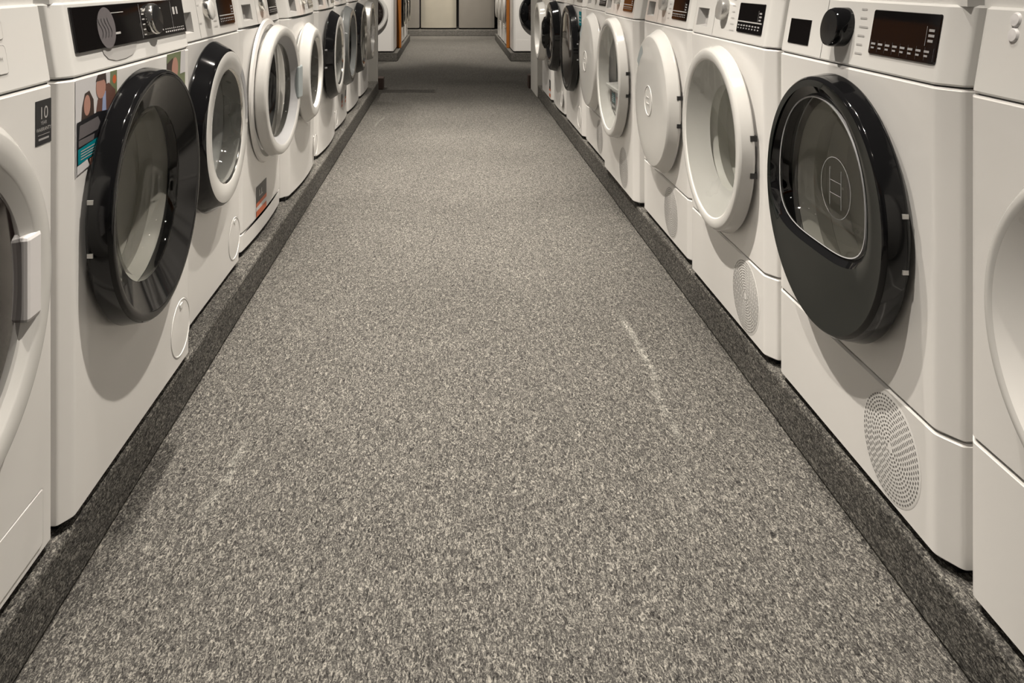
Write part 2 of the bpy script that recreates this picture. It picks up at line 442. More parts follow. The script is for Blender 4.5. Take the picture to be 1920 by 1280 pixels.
def build_door(root, D, near):
    cx, cz = D.get('x', 0), D['z']; R = D['R']; rf = D.get('rf', R-.012); t = D['t']
    ri = D.get('ri', rf-.03); rg = D.get('rg', ri-.01); tg = D.get('tg', t-.015); tb = D.get('tb', .014)
    kind = D['kind']; n = 96
    rim, face, cone = M[D['rim']], M[D['face']], M[D.get('cone', D['face'])]
    ring_n = t - tb
    s1 = (R-.0004, tb+.0015); e1 = (rf+min(.007, (R-rf)*.5), t-.0055)
    lerp2 = lambda u: (s1[0]+(e1[0]-s1[0])*u, s1[1]+(e1[1]-s1[1])*u)
    prof = [(R-.024, .0003), (R-.022, tb*.4), (R-.020, tb*.5), (R-.0045, tb*.62), (R-.0015, tb*.78), (R, tb), s1, lerp2(.06), lerp2(.5), lerp2(.94), e1,
            (e1[0]-.0012, e1[1]+.0012), (e1[0]*.45+rf*.55, t-.0018), (rf+.0008, t-.0002), (rf, t)]
    door = MB().lathe(prof, cx, cz, n=n).build('door', rim, root, sharp=50)
    if D.get('open'):
        th = near*R_(D['open']); px_ = cx+near*R
        door.rotation_euler = (0, 0, th); door.location = (px_-px_*cos(th), -px_*sin(th), 0)
    f = MB()
    if kind == 'solid':
        dome = D.get('dome', .006)
        f.lathe([(rf, t), (rf-.022, t+dome*.5)], cx, cz, n=n)
        f.lathe([(rf-.022, t+dome*.5), (rf-.05, t+dome*.75), (rf*.45, t+dome), (.0001, t+dome)], cx, cz, n=n, mi=1)
        f.build('door_face', [face, cone], door, sharp=20)
    elif kind == 'window':
        dx, dzz = D.get('wx', -.018*near), .02
        sh = window_shape
        def ring(k, tt): return [(cx+dx+sh(2*pi*q/n)*k*cos(2*pi*q/n), -tt, cz+dzz+sh(2*pi*q/n)*k*sin(2*pi*q/n)) for q in range(n)]
        def circ(r, tt): return [(cx+r*cos(2*pi*q/n), -tt, cz+r*sin(2*pi*q/n)) for q in range(n)]
        def strip(mb, A, B, mi=0):
            mb.add(A+B, [(q, (q+1) % n, n+(q+1) % n, n+q) for q in range(n)], mi, True)
        A = [circ(rf, t), circ(rf-.012, t-.001)]
        def lerp(P0, P1, u): return [tuple(a+(b-a)*u for a, b in zip(p, q)) for p, q in zip(P0, P1)]
        B0 = ring(1.12, t-.002)
        strip(f, A[0], A[1]); strip(f, A[1], lerp(A[1], B0, .5)); strip(f, lerp(A[1], B0, .5), B0)
        strip(f, B0, ring(1.04, t-.012), 1); strip(f, ring(1.04, t-.012), ring(1.0, t-.016), 1)
        f.build('door_face', [face, cone], door, sharp=40)
        g = MB()
        lv = [(1.0, t-.016), (.985, t-.012), (.95, t-.016), (.90, t-.035), (.80, t-.052), (.5, t-.058), (.02, t-.058)]
        for a, b in zip(lv, lv[1:]): strip(g, ring(*a), ring(*b))
        gl = g.build('door_glass', M[D['glass']], door, sharp=60)
        edge = MB(); strip(edge, ring(1.0, t-.0155), ring(.99, t-.0112)); strip(edge, ring(.99, t-.0112), ring(.975, t-.0118))
        edge.build('glass_rim', M['grey'], gl)
        ex0 = cx+dx-.025
        emb = MB().lathe([(.058, t-.0565), (.0572, t-.0562), (.0564, t-.0565)], ex0, cz+dzz-.005, n=48)
        for (x0, x1, z0, z1) in ((-.0225, -.0215, -.036, .036), (.0215, .0225, -.036, .036), (-.0215, .0215, -.0125, -.0117), (-.0215, .0215, .0117, .0125)):
            emb.box(ex0+x0, ex0+x1, -(t-.0565), -(t-.0572), cz+dzz-.005+z0, cz+dzz-.005+z1)
        emb.build('emblem', M['grey'], gl)
    else:
        f.lathe([(rf, t), (rf-.004, t+.001), (ri+.004, t+.0005), (ri, t-.0015)], cx, cz, n=n)
        f.build('door_face', face, door, sharp=50)
        c = MB().lathe([(ri, t-.0015), (ri*.5+rg*.5, t*.45+tg*.55), (rg, tg)], cx, cz, n=n)
        if tg > .008: c.lathe([(rg, tg-.0004), (rg+.004, tg*.5), (rg+.013, -.001)], cx, cz, n=n, mi=1)
        c.build('door_funnel', [cone, M['black'] if cone == M['black'] else M['silver']], door, sharp=50)
        bd = D.get('bowl', .07)
        if bd == 'flat':
            g = MB().lathe([(ri-.002, t-.004), (ri*.9, t-.001), (ri*.5, t+.002), (.0001, t+.003)], cx, cz, n=n)
        elif bd == 'disc':
            g = MB().lathe([(rg, tg), (rg*.95, tg+.004), (rg*.6, tg+.010), (.0001, tg+.012)], cx, cz, n=n)
        else:
            g = MB().lathe([(rg, tg), (rg*.985, tg+.002), (rg*.95, tg), (rg*.90, tg-bd*.45), (rg*.80, tg-bd*.85), (rg*.5, tg-bd*.98), (.0001, tg-bd)], cx, cz, n=n)
        g.build('door_glass', M[D['glass']], door, sharp=60)
    if kind != 'solid':
        rr = max(rg, .15)
        inner = M[D.get('drum', 'steel')]
        gs = MB().lathe([(rg+.014, -.002), (rg+.006, -.014), (rg+.002, -.03), (rr+.02, -.065)], cx, cz, n=72)
        gs.build('gasket', M[D.get('gasket', 'greyrub')], root)
        dp = D.get('deep', .17)
        dm = MB().lathe([(rr+.02, -.065), (rr+.028, -.07), (rr+.028, -dp)], cx, cz, n=72)
        dm.lathe([(rr+.028, -dp), (rr*.6, -dp-.015), (.0001, -dp-.01)], cx, cz, n=72)
        for k in range(0 if inner == M['dim'] else 3):
            a = 2*pi*k/3+.5; r0 = rr+.027
            x, z = cx+r0*cos(a), cz+r0*sin(a); ux, uz = cos(a), sin(a); vx, vz = -uz, ux
            top = (x-.05*ux, z-.05*uz)
            for y0, y1 in ((.085, dp-.01),):
                A = (x+.03*vx, y0, z+.03*vz); B = (top[0], y0+.02, top[1]); Cc = (x-.03*vx, y0, z-.03*vz)
                A2 = (A[0], y1, A[2]); B2 = (B[0], y1-.02, B[2]); C2 = (Cc[0], y1, Cc[2])
                dm.add([A, B, Cc, A2, B2, C2], [(0, 1, 4, 3), (1, 2, 5, 4), (0, 2, 1), (3, 4, 5)])
        dm.build('drum', inner, root)
    if D.get('flange'):
        q = D['flange']
        MB().lathe([(q, .0004), (q-.004, .008), (q-.02, .012), (q-.04, .004)], cx, cz, n=72).build('door_flange', M['white'], root)
    # hinges on the near side of the rim
    if D.get('hinge'):
        for s in (-1, 1):
            zc = cz+s*.043; x1 = cx+near*(math.sqrt(R*R-.043**2)+.0008); x0 = x1-near*.02
            hs = 1 if D['hinge'] == 'blacksat' else .55
            hb = MB().box(min(x0, x1), max(x0, x1), -(tb+ring_n*.22), -(tb*.3 if hs == 1 else tb*.9), zc-.0065*hs, zc+.0065*hs)
            hb.build('hinge', M[D['hinge']], door)
    h = D.get('handle')
    if h == 'arc':       # recessed grip on the ring, far side, upper half
        a0, a1 = (R_(-4), R_(46)) if near < 0 else (R_(184), R_(134))
        q = arc_quads(cx, cz, ri+(rf-ri)*.35, rf-.006, a0, a1, t+.0014, n=16)
        q = arc_quads(cx, cz, ri+(rf-ri)*.30, rf-.004, a0-.06*(-near), a0, t+.0016, n=3, mb=q, mi=1)
        q.build('handle', [M['grey'], M['gloss']], door)
    elif h == 'block':
        s = -near; hx = D.get('hx', (ri-.012, R+.004)); x0, x1 = cx+s*hx[0], cx+s*hx[1]
        hb = MB().box(min(x0, x1), max(x0, x1), -(t+.003), -(t-.022), cz-.058, cz+.062)
        hb.build('handle', M[D.get('hm', 'bluegrey')], door, bevel=.006)
    elif h == 'notch':
        a0, a1 = (R_(35), R_(62)) if near < 0 else (R_(145), R_(118))
        q = arc_quads(cx, cz, rf-.052, rf-.010, a0, a1, t+.0040, n=12)
        q.build('handle', M['bluegrey'], door)
    elif h == 'bump':
        s = -near
        hb = MB().lathe([(.0001, t+.030), (.03, t+.027), (.046, t+.012), (.05, t-.02)], cx+s*(R-.06), 0, n=32)
        hb.v = [(x, y, cz+.01+z*2.3) for x, y, z in hb.v]
        hb.build('handle', M[D['rim']], door)
    if D.get('emblem'):
        te = t+D.get('dome', .006)
        ex, ez = cx, cz
        e = MB().lathe([(.052, te-.0005), (.051, te+.0016), (.048, te+.0016), (.047, te-.0005)], ex, ez, n=44)
        e.lathe([(.047, te+.0002), (.0001, te+.0002)], ex, ez, n=44)
        for sx in (-1, 1):
            e.box(ex+sx*.021-.0016, ex+sx*.021+.0016, -te-.0018, -te, ez-.031, ez+.031)
        e.box(ex-.021, ex+.021, -te-.0018, -te, ez+.009, ez+.012); e.box(ex-.021, ex+.021, -te-.0018, -te, ez-.012, ez-.009)
        e.build('emblem', M['gloss'], door)

# ------------------------------------------------------------------ stickers and special parts
def ten_year(root, P, FL, w):
    z0, z1 = .622, .688
    PP = lambda x, z, off=0: (x, -off, z)
    # the sticker follows the flat of the cabinet beside the rounded corner
    x0, x1 = .247, .293
    st = plate(PP, rrect(x0, x1, z0, z1, .001), 0, .0008).build('warranty_sticker', M['stickblack'], root)
    cx = (x0+x1)/2
    pl = lambda oz: (lambda u, v: (cx+u, -.0012, oz+v))
    text_mesh('10', .026, 'lettering', M['lightprint'], st, pl(.668))
    text_mesh('YEAR', .0075, 'lettering', M['legend'], st, pl(.654))
    text_mesh('WARRANTY', .0078, 'lettering', M['lightprint'], st, pl(.6445))
    bars(PP, [(x0+.006, x1-.006, .6365, .6373), (x0+.008, x1-.008, .629, .632)], .0012).build('lettering', M['legend'], st)
    # display and the two keys of the fascia
    d = plate(P, rrect(-.14, .145, .738, .812, .004), -.001, .002).build('display', M['display'], root)
    bars(P, [(-.13+.034*k, -.13+.034*k+.030, .741, .756) for k in range(8)], .0026).build('display_keys', M['pocket'], d)
    for (a, b) in ((.738, .777), (.785, .812)):
        k = plate(P, rrect(.158, .185, a, b, .006), -.001, .0012).build('push_button', M['gloss'], root)
        o = rrect(.157, .186, a-.001, b+.001, .006); i = rrect(.1582, .1848, a+.0002, b-.0002, .006)
        m = MB(); n = len(o)
        for q in range(n):
            m.quad(P(*o[q], .0005), P(*o[(q+1) % n], .0005), P(*i[(q+1) % n], .0014), P(*i[q], .0014))
        m.build('button_outline', M['pocket'], k)
        text_mesh('O' if a > .78 else 'M', .009, 'lettering', M['pocket'], k, lambda u, v, zc=(a+b)/2: P(.1715+u, zc+v, .0016))
    # service flap low in the front
    plate(PP, rrect(-.15, .268, .030, .112, .006), -.001, .0022).build('service_flap', M['white'], root)
    o = rrect(-.1515, .2695, .0285, .1135, .007); i = rrect(-.15, .268, .030, .112, .006); m = MB(); n = len(o)
    for q in range(n): m.quad(PP(*o[q], .0006), PP(*o[(q+1) % n], .0006), PP(*i[(q+1) % n], .0012), PP(*i[q], .0012))
    m.build('flap_outline', M['pocket'], root)

def poly(mb, pts, off, mi, ox, oz, sx, sz):
    mb.add([(ox+x*sx, -off, oz+z*sz) for x, z in pts], [tuple(range(len(pts)))], mi)

def ell(cx, cz, rx, rz, n=20): return [(cx+rx*cos(2*pi*k/n), cz+rz*sin(2*pi*k/n)) for k in range(n)]

def poster(root, P, FL, w):
    # picture sticker: couple at the top, dark band, teal text box
    ms = [M[k] for k in ('paper', 'skin', 'hair', 'jacket', 'shirt', 'green', 'stickblack', 'stickgrey', 'teal', 'lightprint', 'stickorange')]
    ox, oz, sx, sz = -.2755, .552, .158, .154
    b = MB()
    q = lambda pts, off, mi: poly(b, pts, off, mi, ox, oz, sx, sz)
    q([(0, 0), (1, .16), (1, 1), (0, 1)], .0008, 0)
    q([(.80, .62), (1, .60), (1, 1), (.82, 1)], .0010, 5)
    q(ell(.93, .90, .05, .05), .0011, 10)
    q([(.45, .55), (.98, .55), (.95, .78), (.78, .88), (.6, .86), (.5, .72)], .0012, 3)
    q([(.60, .5), (.72, .5), (.70, .80), (.63, .80)], .0013, 4)
    q(ell(.58, .86, .12, .13), .0014, 1); q([(.45, .93), (.50, 1), (.70, 1), (.72, .86), (.66, .93)], .0015, 2)
    q([(.12, .52), (.42, .52), (.40, .75), (.30, .86), (.2, .84), (.14, .70)], .0014, 2)
    q(ell(.25, .71, .075, .11), .0015, 1)
    q([(.02, .05), (1, .2), (1, .56), (.5, .60), (.02, .56)], .0016, 6)
    q([(.06, .38), (.50, .41), (.56, .48), (.5, .55), (.08, .52)], .0018, 7); q([(.06, .30), (.40, .32), (.42, .38), (.06, .37)], .0018, 7)
    q([(.04, .12), (.86, .20), (.86, .36), (.04, .28)], .0020, 8)
    for k in range(4): q([(.10, .245-.028*k), (.42+.09*(k % 2), .262-.028*k), (.42+.09*(k % 2), .272-.028*k), (.10, .255-.028*k)], .0022, 9)
    q([(.02, .02), (.30, .06), (.25, .14), (.02, .11)], .0019, 0); q([(.30, .06), (.42, .075), (.40, .15), (.30, .13)], .0021, 1)
    b.build('picture_sticker', ms, root)
    b = MB(); ox, oz, sx, sz = .135, .610, .115, .098
    q([(0, 0), (1, 0), (1, 1), (0, 1)], .0008, 5); q([(0, 0), (.55, 0), (.5, .55), (.3, .9), (0, .8)], .0010, 2); q(ell(.42, .66, .17, .24), .0012, 1)
    q([(.2, 0), (.7, 0), (.6, .4), (.3, .42)], .0013, 9); q([(.7, .5), (1, .5), (1, 1), (.75, 1)], .0011, 0)
    b.build('picture_sticker', ms, root)
    # black glass fascia with knob
    F0, F1 = -.262, .276
    d = plate(P, rrect(F0, F1, .748, .822, .002), -.001, .004).build('display', M['display'], root)
    for gx in (.0155, .19): bars(P, [(gx, gx+.001, .752, .818)], .0046).build('glass_groove', M['grey'], d)
    r = [(.024, .036, .757+.010*k, .7595+.010*k) for k in range(6)]
    bars(P, r, .0046).build('lettering', M['lightprint'], d)
    bars(P, [(.125, .131, .760+.009*k, .763+.009*k) for k in range(6)], .0046).build('lettering', M['lightprint'], d)
    r = [(.14+.012*k, .148+.012*k, .754, .757) for k in range(10)] + [(.14+.012*k, .147+.012*k, .7605, .7625) for k in range(10)]
    for q4 in ((-.15, -.06, .806, .8075), (-.118, -.085, .768, .772)): bars(P, [q4], .0046).build('lettering', M['lightprint'], d)
    bars(P, [(.20, .213, .790, .806), (.221, .231, .790, .806)], .0046).build('display_digits', M['lightprint'], d)
    bars(P, r, .0046).build('lettering', M['lightprint'], d)
    g = MB().lathe([(.036, .0046), (.0001, .0047)], 0, 0, n=40)
    for i, v in enumerate(g.v): g.v[i] = (-.14+v[0], P(-.14+v[0], .782+v[2])[1]+v[1], .782+v[2])
    g.build('round_sticker', M['stickgrey'], d)
    for k in range(4):
        m = MB()
        pts = [(-.165+.012*k+.006*sin(u*5), .765+.034*u) for u in [i/10 for i in range(11)]]
        for a, c in zip(pts, pts[1:]):
            m.quad(P(a[0], a[1], .0052), P(a[0]+.0015, a[1], .0052), P(c[0]+.0015, c[1], .0052), P(c[0], c[1], .0052))
        m.build('pen_stroke', M['stickblack'], d)
    # program knob
    k = MB().lathe([(.031, 0), (.031, .010), (.029, .014)], n=44); k.lathe([(.029, .014), (.0275, .015)], n=44, mi=1); k.lathe([(.0275, .015), (.0001, .0147)], n=44, mi=2)
    kx, kz = .072, .787
    for i, v in enumerate(k.v): k.v[i] = (kx+v[0], P(kx+v[0], kz+v[2])[1]+v[1]-.003, kz+v[2])
    k.build('program_knob', [M['chrome'], M['chrome'], M['blacksat']], root)
    # grip scoop under the glass strip
    s = MB()
    pts = [(-.165, .748), (-.01, .748), (-.02, .735), (-.04, .726), (-.07, .722), (-.115, .722), (-.145, .728), (-.16, .738)]
    plate(P, pts, -.001, .0012, s); s.build('drawer_grip', M['pocket'], root)

def tag_sticker(x0, x1, z0, z1, dark=.55, flip=False):
    def fn(root, P, FL, w):
        b = MB(); n = 0
        zm = z1-(z1-z0)*dark
        b.quad(FL(x0, z0, .0008), FL(x1, z0, .0008), FL(x1, z1, .0008), FL(x0, z1, .0008), 0)
        b.quad(FL(x0, zm, .0011), FL(x1, zm, .0011), FL(x1, z1, .0011), FL(x0, z1, .0011), 1)
        b.quad(FL(x0, zm-.012, .0013), FL(x1, zm-.010, .0013), FL(x1, zm+.003, .0013), FL(x0, zm+.001, .0013), 2)
        b.quad(FL(x0, z0, .0012), FL(x1, z0, .0012), FL(x1, z0+(z1-z0)*.2, .0012), FL(x0, z0+(z1-z0)*.2, .0012), 2)
        w_ = x1-x0; h = z1-zm
        bars(FL, [(x0+w_*.25, x0+w_*.32, zm+h*.3, zm+h*.7), (x0+w_*.25, x0+w_*.6, zm+h*.3, zm+h*.38), (x0+w_*.45, x0+w_*.52, zm+h*.38, zm+h*.7)], .0014, b, 3)
        b.build('energy_sticker', [M['paper'], M['stickblack'], M['stickorange'], M['lightprint']], root)
    return fn

def shelf_leaflet(cz):
    def fn(root, P, FL, w):
        # white drying shelf inside the door with a leaflet under it
        m = MB(); n = 24; zz = cz-.045; r = .165
        half = math.sqrt(r*r-.045**2)
        top = [(-half+2*half*k/n) for k in range(n+1)]
        for a, b in zip(top, top[1:]):
            ya = -.018; 
            m.quad((a, ya, zz), (b, ya, zz), (b, .10, zz+.012), (a, .10, zz+.012))
            m.quad((a, ya, zz), (b, ya, zz), (b, ya, zz-.012), (a, ya, zz-.012))
        sh = m.build('drying_shelf', M['inner'], root)
        m = MB()
        low = [(r*.98*cos(a), cz+r*.98*sin(a)) for a in [pi+.28+(pi-.56)*k/n for k in range(n+1)]]
        m.add([(x, -.004, z) for x, z in low], [tuple(range(n+1))])
        m.build('shelf_front', M['inner'], sh)
        b = MB(); PP = lambda x, z, off: (x, -.004-off, z)
        bars(PP, [(-.125, .10, cz-.135, cz-.058)], .0006, b, 0); bars(PP, [(-.095, -.02, cz-.145, cz-.058)], .0010, b, 1)
        bars(PP, [(-.088, -.026, cz-.115, cz-.075)], .0014, b, 2); bars(PP, [(-.088, -.026, cz-.134, cz-.124), (-.088, -.04, cz-.070, cz-.064)], .0014, b, 0)
        bars(PP, [(.01, .05, cz-.125, cz-.080)], .0014, b, 3); bars(PP, [(-.122, -.10, cz-.12, cz-.06)], .0014, b, 4)
        for k in range(4): bars(PP, [(-.08, -.035-.01*(k % 2), cz-.110+.008*k, cz-.107+.008*k)], .0018, b, 0)
        b.build('leaflet', [M['paper'], M['stickblack'], M['teal'], M['red'], M['jacket']], sh)
    return fn

def teal_tag(x0, x1, z0, z1):
    def fn(root, P, FL, w):
        b = MB(); bars(FL, [(x0, x1, z0, z1)], .0008, b, 1); bars(FL, [(x0, x1, z0+(z1-z0)*.3, z1)], .0012, b, 0)
        bars(FL, [(x0+.005, x1-.01, z0+(z1-z0)*k, z0+(z1-z0)*k+.004) for k in (.45, .6, .75)], .0015, b, 2)
        b.build('teal_sticker', [M['teal'], M['stickblack'], M['paper']], root)
        bars(FL, [(x1-.05, x1-.02, z0-.045, z0-.02)], .0008).build('small_tag', M['stickgrey'], root)
    return fn

def button_dimple(root, P, FL, w):
    for zc in (.815, .795):
        k = MB().lathe([(.010, 0), (.008, .003), (.0001, .0036)], n=24)
        for i, v in enumerate(k.v): k.v[i] = (-.215+v[0], P(-.215+v[0], min(.829, zc+v[2]))[1]+v[1], zc+v[2])
        k.build('push_button', M['side'], root)

# ------------------------------------------------------------------ the setting
struct(MB().box(-7, 7, -4, 16, -.1, 0).build('floor', M['carpet']), 'grey speckled needlefelt carpet floor of the aisle')
struct(MB().box(-7, 7, 14.35, 14.5, 0, 3.2).build('wall_back', M['wall']), 'dark wall behind the refrigerators')
PZ = .10
def plinth(x0, x1, y0, y1, label):
    o = MB().box(x0, x1, y0, y1, 0, PZ).build('display_plinth', M['carpet'], bevel=.008)
    return struct(o, label)
plinth(-1.9, -.597, -.6, 6.72, 'carpeted plinth under the left row of machines')
plinth(.714, 2.0, -.6, 6.47, 'carpeted plinth under the right row of machines')
plinth(-2.2, -.605, 9.27, 12.25, 'far left carpeted plinth')
plinth(.705, 2.3, 9.27, 12.45, 'far right carpeted plinth')
plinth(-2.2, 2.2, 13.3, 14.3, 'carpeted plinth under the refrigerators')

# ------------------------------------------------------------------ machines, left row
LR, RR = R_(90), R_(-90)
def left(label, X, d0, d1, door, **k):
    return machine(k.pop('name', 'washing_machine'), label, k.pop('cat', 'washing machine'), (-X, (d0+d1)/2, PZ), LR, d1-d0, -1, door, group='machines in the left row', **k)
def right(label, X, d0, d1, door, **k):
    return machine(k.pop('name', 'tumble_dryer'), label, k.pop('cat', 'tumble dryer'), (X, (d0+d1)/2, PZ), RR, d1-d0, 1, door, group='machines in the right row', **k)
zc = lambda z: z-PZ
A = dict
left('white washer with black 10 year warranty sticker, cut off at the left edge', .606, .62, 1.225,
     A(kind='glass', z=zc(.550), x=.008, R=.260, rf=.243, t=.022, tb=.006, ri=.206, rg=.186, tg=.012, rim='doorwhite', face='doorwhite', cone='doorwhite', glass='tinted', bowl='disc', handle='block', hx=(.172, .212), hm='side'),
     layout='plain', rc=.012, extra=ten_year)
left('white machine with wide glossy black door, black fascia and picture sticker of a couple', .594, 1.243, 1.845,
     A(kind='glass', z=zc(.565), x=-.027, R=.234, rf=.225, t=.050, tb=.012, ri=.212, rg=.160, tg=.026, rim='black', face='black', cone='black', glass='smoke', bowl=.05, hinge='silver', drum='dim', gasket='dim', deep=.11),
     layout='strip', flt=(.222, .098, .060), extra=poster)
left('white machine with black-rimmed white door and clear glass bowl, beside the couple sticker', .6366, 1.860, 2.44,
     A(kind='glass', z=zc(.580), x=-.045, R=.222, rf=.195, t=.056, ri=.148, rg=.144, tg=.050, rim='black', face='doorwhite', cone='chrome', glass='glass', bowl=.08, handle='arc', hinge='blacksat'),
     dial='white', flt=(.215, .100, .060))
left('white washer with white ring door, dark glass and orange-black sticker low on its front', .636, 2.458, 3.065,
     A(kind='glass', z=zc(.582), x=.014, open=4.5, flange=.247, R=.226, rf=.212, t=.048, tb=.02, ri=.186, rg=.160, tg=.022, rim='doorwhite', face='doorwhite', cone='grey', glass='smoke', bowl=.06, handle='block', gasket='rubber', deep=.34),
     seam=.072, dial='white', bow=.012, rc=.04, extra=tag_sticker(-.125, .012, .078, .178))
left('white machine with thick all-white door ring, hinge studs and plain grey glass', .614, 3.09, 3.745,
     A(kind='glass', z=zc(.574), x=-.06, R=.208, rf=.178, t=.056, tb=.022, ri=.145, rg=.138, tg=.040, rim='doorwhite', face='doorwhite', cone='inner', glass='smoke', bowl=.05, hinge='silver'),
     bow=.018, rc=.05, dial='white', flt=(.25, .105, .045))
left('white machine with black-rimmed door, white face and clear glass, sixth in the left row', .617, 3.80, 4.435,
     A(kind='glass', z=zc(.576), x=-.02, R=.226, rf=.196, t=.056, ri=.152, rg=.146, tg=.046, rim='black', face='doorwhite', cone='chrome', glass='glass', bowl=.08, handle='arc', hinge='grey'),
     bow=.018, rc=.05, dial='white', flt=(.25, .105, .04))
left('white washer with dark grey door rim, silver face and black sticker near its foot', .633, 4.46, 5.03,
     A(kind='glass', z=zc(.568), x=0, R=.236, rf=.212, t=.060, tb=.022, ri=.180, rg=.150, tg=.03, rim='dkgrey', face='chrome', cone='dkgrey', glass='dark', bowl=.05),
     bow=.012, rc=.04, extra=tag_sticker(-.06, .16, .11, .185))
left('white washer with black door rim and mirrored grey glass, second from the row end', .634, 5.07, 5.72,
     A(kind='glass', z=zc(.566), x=0, R=.238, rf=.212, t=.058, ri=.180, rg=.165, tg=.045, rim='black', face='chrome', cone='chrome', glass='smoke', bowl='disc', drum='steel'),
     bow=.016, rc=.045)
left('white washer with silver door ring and dark glass, at the far end of the row', .633, 5.74, 6.32,
     A(kind='glass', z=zc(.575), x=-.03, R=.222, rf=.205, t=.058, ri=.165, rg=.145, tg=.03, rim='silver', face='chrome', cone='silver', glass='dark', bowl=.05),
     bow=.01, rc=.03)

# ------------------------------------------------------------------ machines, right row
right('white machine with deep white door ring, cut off at the right edge', .722, .53, 1.128,
      A(kind='glass', z=zc(.560), x=0, R=.224, rf=.200, t=.034, tb=.006, ri=.188, rg=.140, tg=.004, rim='doorwhite', face='doorwhite', cone='inner', glass='smoke', bowl=.05),
      seam=.234, layout='plain', name='washing_machine', cat='washing machine', extra=button_dimple)
right('white dryer with huge black door, rounded window and black knob', .717, 1.15, 1.766,
      A(kind='window', z=zc(.559), x=-.004, R=.235, rf=.223, t=.048, tb=.012, rg=.178, rim='black', face='blackface', cone='black', glass='smoke', hinge='silver', drum='dim', gasket='dim', deep=.11, kx=-.018),
      seam=.199, rc=.042, dial='black', pocket='black', grille=(.157, .106, .082, 'dots'))
right('white dryer with glazed white bowl door and silver knob, beside the black-door dryer', .7115, 1.782, 2.378,
      A(kind='glass', z=zc(.556), x=.004, R=.238, rf=.224, t=.043, tb=.012, ri=.203, rg=.135, tg=-.008, rim='doorwhite', face='doorwhite', cone='inner', glass='glass', bowl='flat', hinge='blacksat', drum='dim', gasket='dim'),
      seam=.199, rc=.036, grille=(.157, .106, .084, 'rings'))
right('white dryer with closed white door and round emblem, beside the glazed bowl door', .722, 2.40, 2.996,
      A(kind='solid', z=zc(.555), x=-.002, R=.240, rf=.214, t=.046, rim='doorwhite', face='doorwhite', handle='notch', emblem=True, hinge='blacksat'),
      seam=.199, rc=.036, grille=(.09, .106, .080, 'rings'))
right('white dryer with open-looking white door, shelf and teal leaflet inside', .701, 3.03, 3.65,
      A(kind='glass', z=zc(.555), x=.0, R=.250, rf=.238, t=.044, tb=.012, ri=.215, rg=.172, tg=.002, rim='doorwhite', face='doorwhite', cone='inner', glass='glass', bowl='flat', hinge='blacksat', drum='bluegrey', gasket='side'),
      seam=None, rc=.036, grille=(.12, .106, .080, 'rings'), extra=shelf_leaflet(zc(.555)))
right('white dryer with closed white door and emblem, beside the black round doors', .722, 3.67, 4.255,
      A(kind='solid', z=zc(.557), x=0, R=.240, rf=.214, t=.046, rim='doorwhite', face='doorwhite', handle='notch', emblem=True),
      seam=.199, rc=.03, grille=(.12, .106, .080, 'rings'))
right('white dryer with flat black glass door and teal sticker on its front', .7145, 4.28, 4.93,
      A(kind='glass', z=zc(.565), x=0, R=.250, rf=.236, t=.046, ri=.215, rg=.150, tg=.03, rim='black', face='black', cone='black', glass='tinted', bowl='flat', hinge='grey'),
      rc=.045, flt=(.20, .105, .06), extra=teal_tag(.195, .272, .575, .685))
right('white washer with black porthole door and bulging black grip', .708, 4.96, 5.54,
      A(kind='glass', z=zc(.588), x=0, R=.232, rf=.214, t=.056, ri=.16, rg=.14, tg=.04, rim='black', face='black', cone='black', glass='tinted', bowl='disc', handle='bump'),
      rc=.05, bow=.012, name='washing_machine', cat='washing machine', flt=(.2, .105, .05))
right('white washer with white door ring and grey glass, last beside the right end panel', .708, 5.56, 6.14,
      A(kind='glass', z=zc(.58), x=0, R=.215, rf=.20, t=.070, tb=.03, ri=.168, rg=.14, tg=.03, rim='doorwhite', face='doorwhite', cone='inner', glass='smoke', bowl=.05),
      rc=.04, name='washing_machine', cat='washing machine', extra=tag_sticker(.17, .25, .03, .15))

# ------------------------------------------------------------------ end panels and what stands beyond the cross aisle
def board(name, label, cat, x0, x1, y0, y1, z0, z1, m, cap=None):
    t = thing(name, label, cat, ((x0+x1)/2, (y0+y1)/2, z0))
    hx, hy = (x1-x0)/2, (y1-y0)/2
    MB().box(-hx, hx, -hy, hy, 0, z1-z0).build('board', m, t, bevel=.006)
    if cap: MB().box(-hx-.008, hx+.008, -hy-.008, hy+.008, z1-z0, z1-z0+.03).build('top_cap', cap, t, bevel=.004)
    return t
board('end_panel', 'pale board closing the left machine row', 'panel', -1.3, -.611, 6.73, 6.84, 0, 1.02, M['panelw'], M['orange'])
board('end_panel', 'white board closing the right machine row', 'panel', .706, 1.4, 6.475, 6.96, 0, 1.35, M['panelw'], M['orange'])
board('kick_block', 'small brown block on the floor by the left end panel', 'block', -.80, -.575, 6.93, 7.05, 0, .10, M['brown'])
board('kick_block', 'small brown block on the floor by the right end panel', 'block', .69, .90, 7.0, 7.12, 0, .115, M['brown'])

